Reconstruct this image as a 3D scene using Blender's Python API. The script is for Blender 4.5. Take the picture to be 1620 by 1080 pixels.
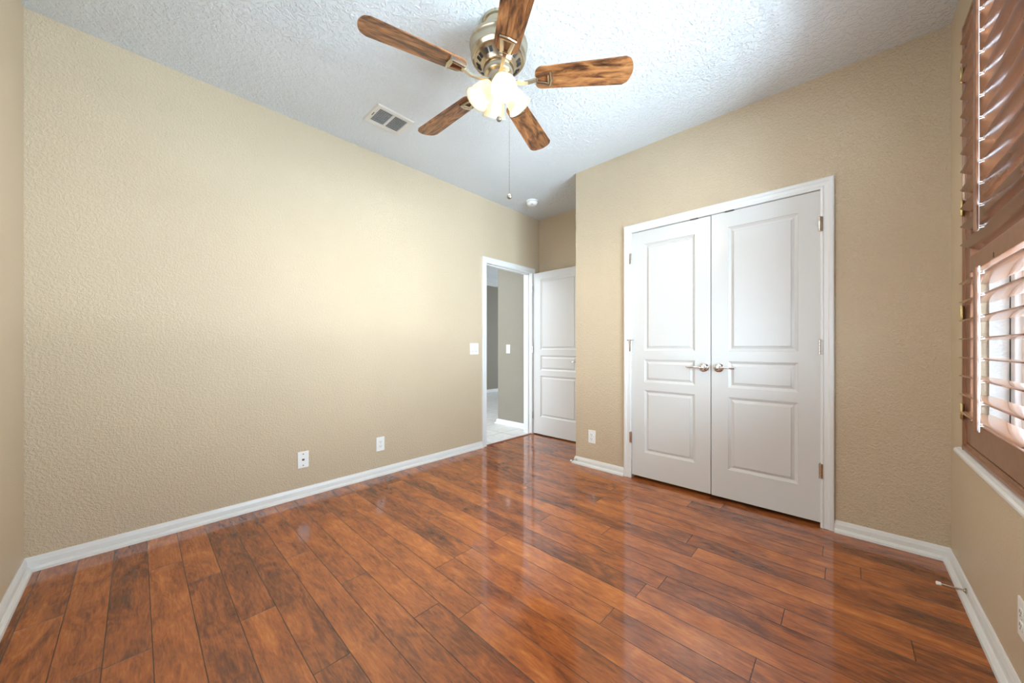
import bpy, bmesh, math, random
from mathutils import Vector, Matrix
from math import sin, cos, pi, radians

random.seed(7)
for o in list(bpy.data.objects):
    bpy.data.objects.remove(o, do_unlink=True)
SC = bpy.context.scene
COL = SC.collection

# ------------------------------------------------------------------ camera
FPX, YAW, PY = 560.13, radians(43.36), 549.75
CAMP = Vector((2.9012, 0.0, 1.0901))
cam = bpy.data.cameras.new('camera')
cam.sensor_width = 36.0
cam.lens = FPX / 1620.0 * 36.0
cam.shift_y = (PY - 540.0) / 1620.0
cam.clip_start = 0.02
cam_o = bpy.data.objects.new('camera', cam)
COL.objects.link(cam_o)
cam_o.location = CAMP
cam_o.rotation_euler = (pi / 2, 0, YAW)
SC.camera = cam_o

# ------------------------------------------------------------------ world, daylight, exposure
wd = bpy.data.worlds.new('sky')
SC.world = wd
wd.use_nodes = True
bg = wd.node_tree.nodes['Background']
bg.inputs['Color'].default_value = (0.80, 0.90, 1.0, 1)
bg.inputs['Strength'].default_value = 2.0


def area(name, loc, rot, sx, sy, power, color):
    l = bpy.data.lights.new(name, 'AREA')
    l.shape = 'RECTANGLE'
    l.size, l.size_y = sx, sy
    l.energy = power
    l.color = color
    o = bpy.data.objects.new(name, l)
    COL.objects.link(o)
    o.location = loc
    o.rotation_euler = rot
    return o


# daylight falling on the shuttered window
area('daylight', (4.6, 1.6, 1.45), (0, radians(90), 0), 3.6, 5.5, 2000, (0.68, 0.85, 1.0))
# added low strip lamp outside, unseen, throwing louver stripes up the walls
area('stripe_light', (6.4, 1.9, 0.40), (0, radians(98), 0), 0.16, 2.2, 75, (0.86, 0.94, 1.0))
# fill light through an added window, unseen, in the wall beside the camera
area('daylight', (1.85, -1.5, 1.7), (radians(90), 0, 0), 3.0, 2.6, 30, (0.95, 0.97, 1.0))
# unseen lamp added to brighten the hall beyond the door
area('hall_fill', (-1.6, 2.0, 2.70), (0, 0, 0), 1.2, 1.6, 24, (0.90, 0.96, 1.0))
BULB_W = 17.0
SC.view_settings.view_transform = 'Standard'
SC.view_settings.look = 'None'
SC.view_settings.gamma = 1.0
SC.view_settings.use_curve_mapping = False
SC.view_settings.exposure = 0.88

# ------------------------------------------------------------------ room dimensions
W, YC, Y0, YB, XE, H = 3.2901, 2.8545, -0.3776, 3.5857, 1.0381, 2.74


# ------------------------------------------------------------------ materials
def mat(name):
    m = bpy.data.materials.new(name)
    m.use_nodes = True
    nt = m.node_tree
    return m, nt, nt.nodes['Principled BSDF']


def N(nt, t, **kw):
    n = nt.nodes.new(t)
    for k, v in kw.items():
        setattr(n, k, v)
    return n


def ramp(nt, stops, interp='LINEAR'):
    r = N(nt, 'ShaderNodeValToRGB')
    r.color_ramp.interpolation = interp
    e = r.color_ramp.elements
    while len(e) < len(stops):
        e.new(0.5)
    for i, (p, c) in enumerate(stops):
        e[i].position = p
        e[i].color = c if len(c) == 4 else (*c, 1)
    return r


def simple(name, color, rough=0.5, metal=0.0, spec=0.5, coat=0.0):
    m, nt, b = mat(name)
    b.inputs['Base Color'].default_value = (*color, 1)
    b.inputs['Roughness'].default_value = rough
    b.inputs['Metallic'].default_value = metal
    b.inputs['Specular IOR Level'].default_value = spec
    b.inputs['Coat Weight'].default_value = coat
    return m


def textured_wall(name, color, scale, strength, lo, hi, rough=0.55, dist=0.004, spec=0.4):
    """painted drywall: flattened splatter of the knockdown / orange peel kind"""
    m, nt, b = mat(name)
    tc = N(nt, 'ShaderNodeTexCoord')
    n = N(nt, 'ShaderNodeTexNoise')
    n.inputs['Scale'].default_value = scale
    n.inputs['Detail'].default_value = 3.0
    n.inputs['Roughness'].default_value = 0.55
    n.inputs['Distortion'].default_value = 0.6
    nt.links.new(tc.outputs['Object'], n.inputs['Vector'])
    r = ramp(nt, [(lo, (0, 0, 0)), (hi, (1, 1, 1))])
    nt.links.new(n.outputs['Fac'], r.inputs['Fac'])
    bp = N(nt, 'ShaderNodeBump')
    bp.inputs['Strength'].default_value = strength
    bp.inputs['Distance'].default_value = dist
    nt.links.new(r.outputs['Color'], bp.inputs['Height'])
    nt.links.new(bp.outputs['Normal'], b.inputs['Normal'])
    # slight unevenness of the paint
    n2 = N(nt, 'ShaderNodeTexNoise')
    n2.inputs['Scale'].default_value = 1.3
    n2.inputs['Detail'].default_value = 2.0
    nt.links.new(tc.outputs['Object'], n2.inputs['Vector'])
    c = ramp(nt, [(0.3, tuple(x * 0.97 for x in color)), (0.7, tuple(min(1, x * 1.03) for x in color))])
    nt.links.new(n2.outputs['Fac'], c.inputs['Fac'])
    nt.links.new(c.outputs['Color'], b.inputs['Base Color'])
    b.inputs['Roughness'].default_value = rough
    b.inputs['Specular IOR Level'].default_value = spec
    return m


M = {}
M['wall'] = textured_wall('tan_wall_paint', (0.580, 0.462, 0.318), 85, 0.6, 0.42, 0.62, 0.45)
M['wall_smooth'] = textured_wall('tan_wall_paint_fine', (0.580, 0.462, 0.318), 140, 0.2, 0.4, 0.65, 0.45)
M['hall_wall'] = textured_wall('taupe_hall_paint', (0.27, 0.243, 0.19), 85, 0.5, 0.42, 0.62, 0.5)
M['ceiling'] = textured_wall('white_ceiling_texture', (0.73, 0.76, 0.775), 48, 0.6, 0.44, 0.58, 0.8, 0.006)
M['reveal'] = textured_wall('white_reveal_paint', (0.78, 0.78, 0.76), 70, 0.3, 0.42, 0.62, 0.6)
M['trim'] = simple('white_trim_paint', (0.73, 0.725, 0.705), 0.32)
M['plastic'] = simple('white_plastic', (0.83, 0.82, 0.79), 0.35)
M['plastic_grey'] = simple('grey_plastic', (0.55, 0.56, 0.56), 0.4)
M['dark'] = simple('dark_recess', (0.02, 0.02, 0.022), 0.7)
M['vinyl'] = simple('white_vinyl', (0.85, 0.86, 0.87), 0.35)
M['gasket'] = simple('dark_gasket', (0.03, 0.04, 0.05), 0.5)
M['chrome'] = simple('polished_chrome', (0.72, 0.70, 0.67), 0.12, 1.0)
M['nickel'] = simple('brushed_nickel', (0.54, 0.46, 0.34), 0.26, 1.0)
M['brass'] = simple('hinge_brass', (0.62, 0.47, 0.22), 0.3, 1.0)
M['rubber'] = simple('white_rubber', (0.82, 0.81, 0.77), 0.5)
M['rod_white'] = simple('white_backing', (0.9, 0.9, 0.9), 0.3)
M['grille'] = simple('vent_enamel', (0.72, 0.70, 0.64), 0.35)
M['ball'] = simple('pull_ball_metal', (0.30, 0.27, 0.22), 0.35, 1.0)
M['chain'] = simple('pull_chain_metal', (0.22, 0.18, 0.13), 0.35, 1.0)
M['strike'] = simple('dark_metal_plate', (0.12, 0.11, 0.10), 0.4, 1.0)


def door_paint():
    m, nt, b = mat('white_door_paint')
    b.inputs['Base Color'].default_value = (0.645, 0.632, 0.605, 1)
    b.inputs['Roughness'].default_value = 0.27
    tc = N(nt, 'ShaderNodeTexCoord')
    mp = N(nt, 'ShaderNodeMapping')
    mp.inputs['Scale'].default_value = (60, 60, 5)
    n = N(nt, 'ShaderNodeTexNoise')
    n.inputs['Scale'].default_value = 3.0
    n.inputs['Detail'].default_value = 3.0
    n.inputs['Distortion'].default_value = 0.8
    bp = N(nt, 'ShaderNodeBump')
    bp.inputs['Strength'].default_value = 0.12
    bp.inputs['Distance'].default_value = 0.002
    nt.links.new(tc.outputs['Object'], mp.inputs['Vector'])
    nt.links.new(mp.outputs['Vector'], n.inputs['Vector'])
    nt.links.new(n.outputs['Fac'], bp.inputs['Height'])
    nt.links.new(bp.outputs['Normal'], b.inputs['Normal'])
    return m


M['door'] = door_paint()


def wood(name, cols, scale=(3, 40, 40), rough=0.35, knots=True, coat=0.0, blotch=2.5, seedattr=None):
    """grain runs along the object's local X"""
    m, nt, b = mat(name)
    tc = N(nt, 'ShaderNodeTexCoord')
    oi = N(nt, 'ShaderNodeObjectInfo')
    add = N(nt, 'ShaderNodeVectorMath', operation='MULTIPLY_ADD')
    comb = N(nt, 'ShaderNodeCombineXYZ')
    nt.links.new(oi.outputs['Random'], comb.inputs[0])
    nt.links.new(oi.outputs['Random'], comb.inputs[1])
    add.inputs[1].default_value = (1, 1, 1)
    nt.links.new(tc.outputs['Object'], add.inputs[0])
    sc = N(nt, 'ShaderNodeVectorMath', operation='SCALE')
    sc.inputs['Scale'].default_value = 7.0
    nt.links.new(comb.outputs[0], sc.inputs[0])
    nt.links.new(sc.outputs[0], add.inputs[2])
    mp = N(nt, 'ShaderNodeMapping')
    mp.inputs['Scale'].default_value = scale
    nt.links.new(add.outputs[0], mp.inputs['Vector'])
    n = N(nt, 'ShaderNodeTexNoise')
    n.inputs['Scale'].default_value = 1.0
    n.inputs['Detail'].default_value = 6.0
    n.inputs['Roughness'].default_value = 0.65
    n.inputs['Distortion'].default_value = 1.2 if knots else 0.3
    nt.links.new(mp.outputs['Vector'], n.inputs['Vector'])
    mp2 = N(nt, 'ShaderNodeMapping')
    mp2.inputs['Scale'].default_value = (blotch * 1.2, blotch * 4, blotch * 4)
    nt.links.new(add.outputs[0], mp2.inputs['Vector'])
    n2 = N(nt, 'ShaderNodeTexNoise')
    n2.inputs['Scale'].default_value = 1.6
    n2.inputs['Detail'].default_value = 4.0
    n2.inputs['Distortion'].default_value = 2.0 if knots else 0.4
    nt.links.new(mp2.outputs['Vector'], n2.inputs['Vector'])
    mx = N(nt, 'ShaderNodeMix', data_type='FLOAT')
    mx.inputs[0].default_value = 0.5
    nt.links.new(n.outputs['Fac'], mx.inputs[2])
    nt.links.new(n2.outputs['Fac'], mx.inputs[3])
    r = ramp(nt, cols)
    nt.links.new(mx.outputs[0], r.inputs['Fac'])
    nt.links.new(r.outputs['Color'], b.inputs['Base Color'])
    b.inputs['Roughness'].default_value = rough
    b.inputs['Coat Weight'].default_value = coat
    b.inputs['Coat Roughness'].default_value = 0.1
    bp = N(nt, 'ShaderNodeBump')
    bp.inputs['Strength'].default_value = 0.1
    bp.inputs['Distance'].default_value = 0.002
    nt.links.new(n.outputs['Fac'], bp.inputs['Height'])
    nt.links.new(bp.outputs['Normal'], b.inputs['Normal'])
    return m


M['blade'] = wood('rustic_blade_wood', [(0.36, (0.022, 0.009, 0.005)), (0.44, (0.12, 0.045, 0.017)),
                                        (0.52, (0.29, 0.112, 0.036)), (0.64, (0.47, 0.21, 0.078))],
                  (7, 42, 42), 0.3, True)
M['shutter'] = wood('shutter_stain_horizontal', [(0.3, (0.160, 0.062, 0.029)), (0.5, (0.215, 0.087, 0.041)),
                                                 (0.7, (0.27, 0.117, 0.058))], (2, 30, 30), 0.28, False, 0.2)
M['shutter_v'] = wood('shutter_stain_vertical', [(0.3, (0.160, 0.062, 0.029)), (0.5, (0.215, 0.087, 0.041)),
                                                 (0.7, (0.27, 0.117, 0.058))], (30, 30, 2), 0.28, False, 0.2)
M['louver'] = wood('louver_finish', [(0.3, (0.140, 0.055, 0.026)), (0.5, (0.19, 0.078, 0.037)),
                                     (0.7, (0.24, 0.105, 0.052))], (2, 30, 30), 0.25, False, 0.4)
M['strip'] = simple('threshold_wood', (0.20, 0.06, 0.03), 0.3)


def floor_wood():
    m, nt, b = mat('laminate_planks')
    L = nt.links.new
    uv = N(nt, 'ShaderNodeUVMap', uv_map='UVMap')
    at = N(nt, 'ShaderNodeAttribute', attribute_name='plank')
    sep = N(nt, 'ShaderNodeSeparateXYZ')
    L(uv.outputs['UV'], sep.inputs[0])
    # offset every plank into its own patch of the pattern
    off = N(nt, 'ShaderNodeVectorMath', operation='SCALE')
    off.inputs['Scale'].default_value = 37.0
    L(at.outputs['Color'], off.inputs[0])
    add = N(nt, 'ShaderNodeVectorMath', operation='ADD')
    L(uv.outputs['UV'], add.inputs[0])
    L(off.outputs[0], add.inputs[1])

    def noise(scale, detail, rough, dist, s=1.0):
        mp = N(nt, 'ShaderNodeMapping')
        mp.inputs['Scale'].default_value = scale
        L(add.outputs[0], mp.inputs['Vector'])
        n = N(nt, 'ShaderNodeTexNoise')
        n.inputs['Scale'].default_value = s
        n.inputs['Detail'].default_value = detail
        n.inputs['Roughness'].default_value = rough
        n.inputs['Distortion'].default_value = dist
        L(mp.outputs['Vector'], n.inputs['Vector'])
        return n

    blot = noise((3.2, 9.0, 1), 4, 0.6, 1.0)
    fig = noise((7.0, 30.0, 1), 6, 0.65, 2.2)
    grain = noise((14.0, 150.0, 1), 4, 0.6, 0.5)
    m1 = N(nt, 'ShaderNodeMix', data_type='FLOAT')
    m1.inputs[0].default_value = 0.42
    L(blot.outputs['Fac'], m1.inputs[2])
    L(fig.outputs['Fac'], m1.inputs[3])
    m2 = N(nt, 'ShaderNodeMix', data_type='FLOAT')
    m2.inputs[0].default_value = 0.22
    L(m1.outputs[0], m2.inputs[2])
    L(grain.outputs['Fac'], m2.inputs[3])
    # plank to plank tone
    sp = N(nt, 'ShaderNodeSeparateColor')
    L(at.outputs['Color'], sp.inputs[0])
    tone = N(nt, 'ShaderNodeMath', operation='MULTIPLY_ADD')
    L(sp.outputs[2], tone.inputs[0])
    tone.inputs[1].default_value = 0.12
    tone.inputs[2].default_value = -0.06
    sm = N(nt, 'ShaderNodeMath', operation='ADD')
    L(m2.outputs[0], sm.inputs[0])
    L(tone.outputs[0], sm.inputs[1])
    r = ramp(nt, [(0.32, (0.065, 0.021, 0.010)), (0.42, (0.185, 0.056, 0.020)), (0.51, (0.33, 0.096, 0.028)),
                  (0.62, (0.51, 0.165, 0.038)), (0.72, (0.62, 0.25, 0.068))])
    L(sm.outputs[0], r.inputs['Fac'])
    # dark fine bevel line round every plank
    sz = N(nt, 'ShaderNodeAttribute', attribute_name='plank_size')
    ssz = N(nt, 'ShaderNodeSeparateXYZ')
    L(sz.outputs['Vector'], ssz.inputs[0])

    def edge(u, size):
        d = N(nt, 'ShaderNodeMath', operation='SUBTRACT')
        L(size, d.inputs[0])
        L(u, d.inputs[1])
        mn = N(nt, 'ShaderNodeMath', operation='MINIMUM')
        L(u, mn.inputs[0])
        L(d.outputs[0], mn.inputs[1])
        return mn
    e1 = edge(sep.outputs[0], ssz.outputs[0])
    e2 = edge(sep.outputs[1], ssz.outputs[1])
    mn = N(nt, 'ShaderNodeMath', operation='MINIMUM')
    L(e1.outputs[0], mn.inputs[0])
    L(e2.outputs[0], mn.inputs[1])
    mr = N(nt, 'ShaderNodeMapRange')
    mr.inputs['From Min'].default_value = 0.0006
    mr.inputs['From Max'].default_value = 0.0022
    L(mn.outputs[0], mr.inputs['Value'])
    mixc = N(nt, 'ShaderNodeMix', data_type='RGBA')
    L(mr.outputs['Result'], mixc.inputs[0])
    mixc.inputs[6].default_value = (0.035, 0.014, 0.008, 1)
    L(r.outputs['Color'], mixc.inputs[7])
    L(mixc.outputs[2], b.inputs['Base Color'])
    b.inputs['Roughness'].default_value = 0.085
    b.inputs['Specular IOR Level'].default_value = 0.85
    # hand scraped relief plus the bevel
    b1 = N(nt, 'ShaderNodeBump')
    b1.inputs['Strength'].default_value = 0.025
    b1.inputs['Distance'].default_value = 0.002
    L(fig.outputs['Fac'], b1.inputs['Height'])
    b2 = N(nt, 'ShaderNodeBump')
    b2.inputs['Strength'].default_value = 0.5
    b2.inputs['Distance'].default_value = 0.001
    L(mr.outputs['Result'], b2.inputs['Height'])
    L(b1.outputs['Normal'], b2.inputs['Normal'])
    L(b2.outputs['Normal'], b.inputs['Normal'])
    return m


M['floor'] = floor_wood()


def tile_mat():
    m, nt, b = mat('pale_hall_tiles')
    L = nt.links.new
    tc = N(nt, 'ShaderNodeTexCoord')
    mp = N(nt, 'ShaderNodeMapping')
    T = 0.435
    mp.inputs['Scale'].default_value = (1 / T, 1 / T, 1)
    mp.inputs['Location'].default_value = (0.315 / T, -3.215 / T, 0)
    L(tc.outputs['Object'], mp.inputs['Vector'])
    br = N(nt, 'ShaderNodeTexBrick')
    br.offset = 0.0
    br.inputs['Scale'].default_value = 1.0
    br.inputs['Brick Width'].default_value = 1.0
    br.inputs['Row Height'].default_value = 1.0
    br.inputs['Mortar Size'].default_value = 0.009
    br.inputs['Mortar Smooth'].default_value = 0.1
    br.inputs['Color1'].default_value = (0.72, 0.71, 0.69, 1)
    br.inputs['Color2'].default_value = (0.76, 0.75, 0.73, 1)
    br.inputs['Mortar'].default_value = (0.34, 0.33, 0.31, 1)
    L(mp.outputs['Vector'], br.inputs['Vector'])
    n = N(nt, 'ShaderNodeTexNoise')
    n.inputs['Scale'].default_value = 6.0
    n.inputs['Detail'].default_value = 5.0
    n.inputs['Distortion'].default_value = 1.5
    L(tc.outputs['Object'], n.inputs['Vector'])
    r = ramp(nt, [(0.3, (0.86, 0.85, 0.83)), (0.6, (1, 1, 1))])
    L(n.outputs['Fac'], r.inputs['Fac'])
    mx = N(nt, 'ShaderNodeMix', data_type='RGBA', blend_type='MULTIPLY')
    mx.inputs[0].default_value = 1.0
    L(br.outputs['Color'], mx.inputs[6])
    L(r.outputs['Color'], mx.inputs[7])
    L(mx.outputs[2], b.inputs['Base Color'])
    b.inputs['Roughness'].default_value = 0.3
    return m


M['tile'] = tile_mat()


def glass_pane():
    m, nt, b = mat('clear_pane')
    nt.nodes.remove(b)
    out = nt.nodes['Material Output']
    t = N(nt, 'ShaderNodeBsdfTransparent')
    t.inputs['Color'].default_value = (0.93, 0.96, 0.97, 1)
    g = N(nt, 'ShaderNodeBsdfGlossy')
    g.inputs['Roughness'].default_value = 0.02
    f = N(nt, 'ShaderNodeFresnel')
    f.inputs['IOR'].default_value = 1.5
    mx = N(nt, 'ShaderNodeMixShader')
    nt.links.new(f.outputs[0], mx.inputs[0])
    nt.links.new(t.outputs[0], mx.inputs[1])
    nt.links.new(g.outputs[0], mx.inputs[2])
    nt.links.new(mx.outputs[0], out.inputs['Surface'])
    return m


M['pane'] = glass_pane()


def shade_glass():
    m, nt, b = mat('frosted_shade_glass')
    nt.nodes.remove(b)
    out = nt.nodes['Material Output']
    d = N(nt, 'ShaderNodeBsdfDiffuse')
    d.inputs['Color'].default_value = (0.88, 0.83, 0.72, 1)
    t = N(nt, 'ShaderNodeBsdfTranslucent')
    t.inputs['Color'].default_value = (0.90, 0.80, 0.62, 1)
    g = N(nt, 'ShaderNodeBsdfGlossy')
    g.inputs['Roughness'].default_value = 0.2
    mx = N(nt, 'ShaderNodeMixShader')
    mx.inputs[0].default_value = 0.45
    nt.links.new(d.outputs[0], mx.inputs[1])
    nt.links.new(t.outputs[0], mx.inputs[2])
    m2 = N(nt, 'ShaderNodeMixShader')
    m2.inputs[0].default_value = 0.05
    nt.links.new(mx.outputs[0], m2.inputs[1])
    nt.links.new(g.outputs[0], m2.inputs[2])
    nt.links.new(m2.outputs[0], out.inputs['Surface'])
    return m


M['shade'] = shade_glass()


def emis(name, col, s):
    m, nt, b = mat(name)
    b.inputs['Base Color'].default_value = (*col, 1)
    b.inputs['Emission Color'].default_value = (*col, 1)
    b.inputs['Emission Strength'].default_value = s
    return m


M['bulb'] = emis('lit_bulb', (1.0, 0.91, 0.76), 6.0)


# ------------------------------------------------------------------ helpers
def link(name, bm, m, parent=None, smooth=False, loc=None, auto=None):
    bmesh.ops.recalc_face_normals(bm, faces=bm.faces)
    me = bpy.data.meshes.new(name)
    bm.to_mesh(me)
    bm.free()
    for p in me.polygons:
        p.use_smooth = smooth
    if smooth and auto:
        me.set_sharp_from_angle(angle=radians(auto))
    me.materials.append(M[m] if isinstance(m, str) else m)
    o = bpy.data.objects.new(name, me)
    COL.objects.link(o)
    if loc:
        o.location = loc
    if parent:
        o.parent = parent
    return o


def empty(name, loc=(0, 0, 0), rotz=0.0):
    o = bpy.data.objects.new(name, None)
    o.empty_display_size = 0.1
    COL.objects.link(o)
    o.location = loc
    o.rotation_euler = (0, 0, rotz)
    return o


def tag(o, label=None, cat=None, kind=None, group=None):
    if label:
        o['label'] = label
    if cat:
        o['category'] = cat
    if kind:
        o['kind'] = kind
    if group:
        o['group'] = group
    return o


def box(bm, x0, x1, y0, y1, z0, z1, bev=0.0, seg=2, mtx=None):
    v = [bm.verts.new(p) for p in ((x0, y0, z0), (x1, y0, z0), (x1, y1, z0), (x0, y1, z0),
                                   (x0, y0, z1), (x1, y0, z1), (x1, y1, z1), (x0, y1, z1))]
    fs = [bm.faces.new([v[i] for i in f]) for f in
          ((0, 3, 2, 1), (4, 5, 6, 7), (0, 1, 5, 4), (1, 2, 6, 5), (2, 3, 7, 6), (3, 0, 4, 7))]
    if bev > 0:
        es = list({e for f in fs for e in f.edges})
        r = bmesh.ops.bevel(bm, geom=es, offset=bev, segments=seg, affect='EDGES', profile=0.5)
        v = list({w for f in r['faces'] for w in f.verts} | {w for w in v if w.is_valid})
    if mtx is not None:
        bmesh.ops.transform(bm, matrix=mtx, verts=[w for w in v if w.is_valid])
    return v


def lathe(bm, prof, n=32, mtx=None, cap0=True, cap1=True):
    """prof: list of (r, z), turned round Z"""
    rings = []
    for r, z in prof:
        rings.append([bm.verts.new((r * cos(2 * pi * i / n), r * sin(2 * pi * i / n), z)) for i in range(n)])
    for a, b in zip(rings, rings[1:]):
        for i in range(n):
            j = (i + 1) % n
            bm.faces.new((a[i], a[j], b[j], b[i]))
    if cap0:
        bm.faces.new(rings[0][::-1])
    if cap1:
        bm.faces.new(rings[-1])
    vs = [v for r in rings for v in r]
    if mtx is not None:
        bmesh.ops.transform(bm, matrix=mtx, verts=vs)
    return vs


def tube(bm, pts, rad, n=10):
    """round bar through points; rad a number or a list"""
    pts = [Vector(p) for p in pts]
    if not isinstance(rad, (list, tuple)):
        rad = [rad] * len(pts)
    rings = []
    up = Vector((0.123, 0.456, 0.88)).normalized()
    for i, p in enumerate(pts):
        d = (pts[min(i + 1, len(pts) - 1)] - pts[max(i - 1, 0)]).normalized()
        a = d.cross(up).normalized()
        b = d.cross(a).normalized()
        rings.append([bm.verts.new(p + (a * cos(2 * pi * k / n) + b * sin(2 * pi * k / n)) * rad[i]) for k in range(n)])
    for a, b in zip(rings, rings[1:]):
        for i in range(n):
            j = (i + 1) % n
            bm.faces.new((a[i], a[j], b[j], b[i]))
    bm.faces.new(rings[0][::-1])
    bm.faces.new(rings[-1])


def sweep(bm, path, prof, closed_prof=False):
    """mitred sweep. path: list of (point, miter_vec, depth_vec); prof: list of (off, depth)"""
    rings = [[bm.verts.new(Vector(p) + Vector(m) * o + Vector(d) * h) for o, h in prof] for p, m, d in path]
    for a, b in zip(rings, rings[1:]):
        for i in range(len(prof) - 1):
            bm.faces.new((a[i], a[i + 1], b[i + 1], b[i]))
        bm.faces.new((a[-1], a[0], b[0], b[-1]))
    bm.faces.new(rings[0])
    bm.faces.new(rings[-1][::-1])


def axis_to(v):
    """matrix turning +Z to v"""
    return Vector((0, 0, 1)).rotation_difference(Vector(v).normalized()).to_matrix().to_4x4()


def copy_tree(o, parent=None):
    c = o.copy()
    COL.objects.link(c)
    c.parent = parent
    for ch in list(o.children):
        copy_tree(ch, c)
    return c


def struct(name, bm, m, label=None, cat=None, parent=None, smooth=False, auto=None):
    o = link(name, bm, m, parent, smooth, auto=auto)
    if not parent:
        tag(o, label, cat, 'structure')
    return o


# ------------------------------------------------------------------ room shell
T = 0.115
DY0, DY1, DZ = 2.654, 3.425, 2.03          # bedroom doorway in the long wall
CX0, CX1, CZ = 1.588, 2.787, 2.052         # closet doorway
GX0, GX1 = 1.10, 2.60                       # opening for the added window beside the camera
WY0, WY1, WZ0, WZ1 = 0.72, 2.40, 0.655, 2.44  # window opening

bm = bmesh.new()
box(bm, -T, 0, Y0 - 0.2, DY0, 0, H)
box(bm, -T, 0, DY0, DY1, DZ, H)
box(bm, -T, 0, DY1, YB + 0.1, 0, H)
struct('wall_left', bm, 'wall', 'long tan textured wall with the hall doorway at its far end', 'wall')

bm = bmesh.new()
box(bm, -T, GX0, Y0 - T, Y0, 0, H)
box(bm, GX1, W, Y0 - T, Y0, 0, H)
box(bm, GX0, GX1, Y0 - T, Y0, 0, WZ0)
box(bm, GX0, GX1, Y0 - T, Y0, WZ1, H)
struct('wall_front', bm, 'wall_smooth', 'tan wall seen edge on at the left border of the photo', 'wall')

bm = bmesh.new()
box(bm, 0, W + 0.2, YB, YB + 0.1, 0, H)
struct('wall_back', bm, 'wall', 'shaded tan wall above and behind the open bedroom door', 'wall')

bm = bmesh.new()
box(bm, XE, CX0, YC, YC + T, 0, H, 0)
box(bm, CX0, CX1, YC, YC + T, CZ, H, 0)
box(bm, CX1, W + 0.1, YC, YC + T, 0, H, 0)
box(bm, XE, XE + T, YC + T, YB, 0, H)
struct('wall_closet', bm, 'wall', 'tan textured wall around the white double closet doors', 'wall')

bm = bmesh.new()
D = 0.13
box(bm, W, W + D, Y0 - 0.2, WY0, 0, H)
box(bm, W, W + D, WY1, YB + 0.1, 0, H)
box(bm, W, W + D, WY0, WY1, 0, WZ0)
box(bm, W, W + D, WY0, WY1, WZ1, H)
struct('wall_right', bm, 'wall_smooth', 'smooth tan wall carrying the wooden shutters and white sill', 'wall')

bm = bmesh.new()
g = 0.012
box(bm, W + 0.035, W + D + 0.02, WY1 - g, WY1, WZ0, WZ1)
box(bm, W + 0.035, W + D + 0.02, WY0, WY0 + g, WZ0, WZ1)
box(bm, W + 0.035, W + D + 0.02, WY0 + g, WY1 - g, WZ1 - g, WZ1)
box(bm, W + 0.035, W + D + 0.02, WY0 + g, WY1 - g, WZ0, WZ0 + g)
struct('window_2', bm, 'reveal', 'white textured plaster reveal inside the window opening', 'window reveal')

bm = bmesh.new()
box(bm, -T, W + 0.2, Y0 - 0.2, YB + 0.1, H, H + 0.1)
struct('ceiling', bm, 'ceiling', 'white ceiling with knockdown texture above the bedroom', 'ceiling')


# laminate floor: one mesh, a face per plank, joints where the photo shows them
def build_floor():
    PW, PL = 0.1213, 1.214
    ys0 = 0.160 - 5 * PW
    joints = {}
    for x, y in ((1.634, .82), (1.208, .70), (.80, .58), (1.147, .335), (1.612, .46), (1.425, 1.08), (2.671, 1.45),
                 (2.714, 1.81), (2.28, 1.69), (2.312, 2.06), (2.81, 2.55)):
        joints[math.floor((y - ys0) / PW)] = x
    rnd = random.Random(3)
    bm = bmesh.new()
    uvl = bm.loops.layers.uv.new('UVMap')
    col = bm.loops.layers.float_color.new('plank')
    siz = bm.faces.layers.float_vector.new('plank_size')
    x0, x1, y0, y1 = 0.0, W, Y0, YB
    row = 0
    k0 = math.floor((y0 - ys0) / PW)
    k1 = math.floor((y1 - ys0) / PW)
    for k in range(k0, k1 + 1):
        ya, yb = ys0 + k * PW, ys0 + (k + 1) * PW
        j = joints.get(k, rnd.uniform(0, PL))
        n0 = math.floor((x0 - j) / PL)
        n = n0
        while j + n * PL < x1:
            xa, xb = j + n * PL, j + (n + 1) * PL
            ca, cb = max(xa, x0), min(xb, x1)
            da, db = max(ya, y0), min(yb, y1)
            n += 1
            c = (rnd.random(), rnd.random(), rnd.random(), 1)
            if cb - ca < 1e-4 or db - da < 1e-4:
                continue
            vs = [bm.verts.new(p) for p in ((ca, da, 0), (cb, da, 0), (cb, db, 0), (ca, db, 0))]
            f = bm.faces.new(vs)
            f[siz] = (PL, PW, 0)
            for lp, (u, v) in zip(f.loops, ((ca - xa, da - ya), (cb - xa, da - ya), (cb - xa, db - ya), (ca - xa, db - ya))):
                lp[uvl].uv = (u, v)
                lp[col] = c
    vs = [bm.verts.new(p) for p in ((x0, y0, -0.03), (x1, y0, -0.03), (x1, y1, -0.03), (x0, y1, -0.03))]
    bm.faces.new(vs[::-1])
    me = bpy.data.meshes.new('floor')
    bm.to_mesh(me)
    bm.free()
    me.materials.append(M['floor'])
    o = bpy.data.objects.new('floor', me)
    COL.objects.link(o)
    tag(o, 'glossy red-brown laminate plank floor of the bedroom', 'floor', 'structure')


build_floor()

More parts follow.
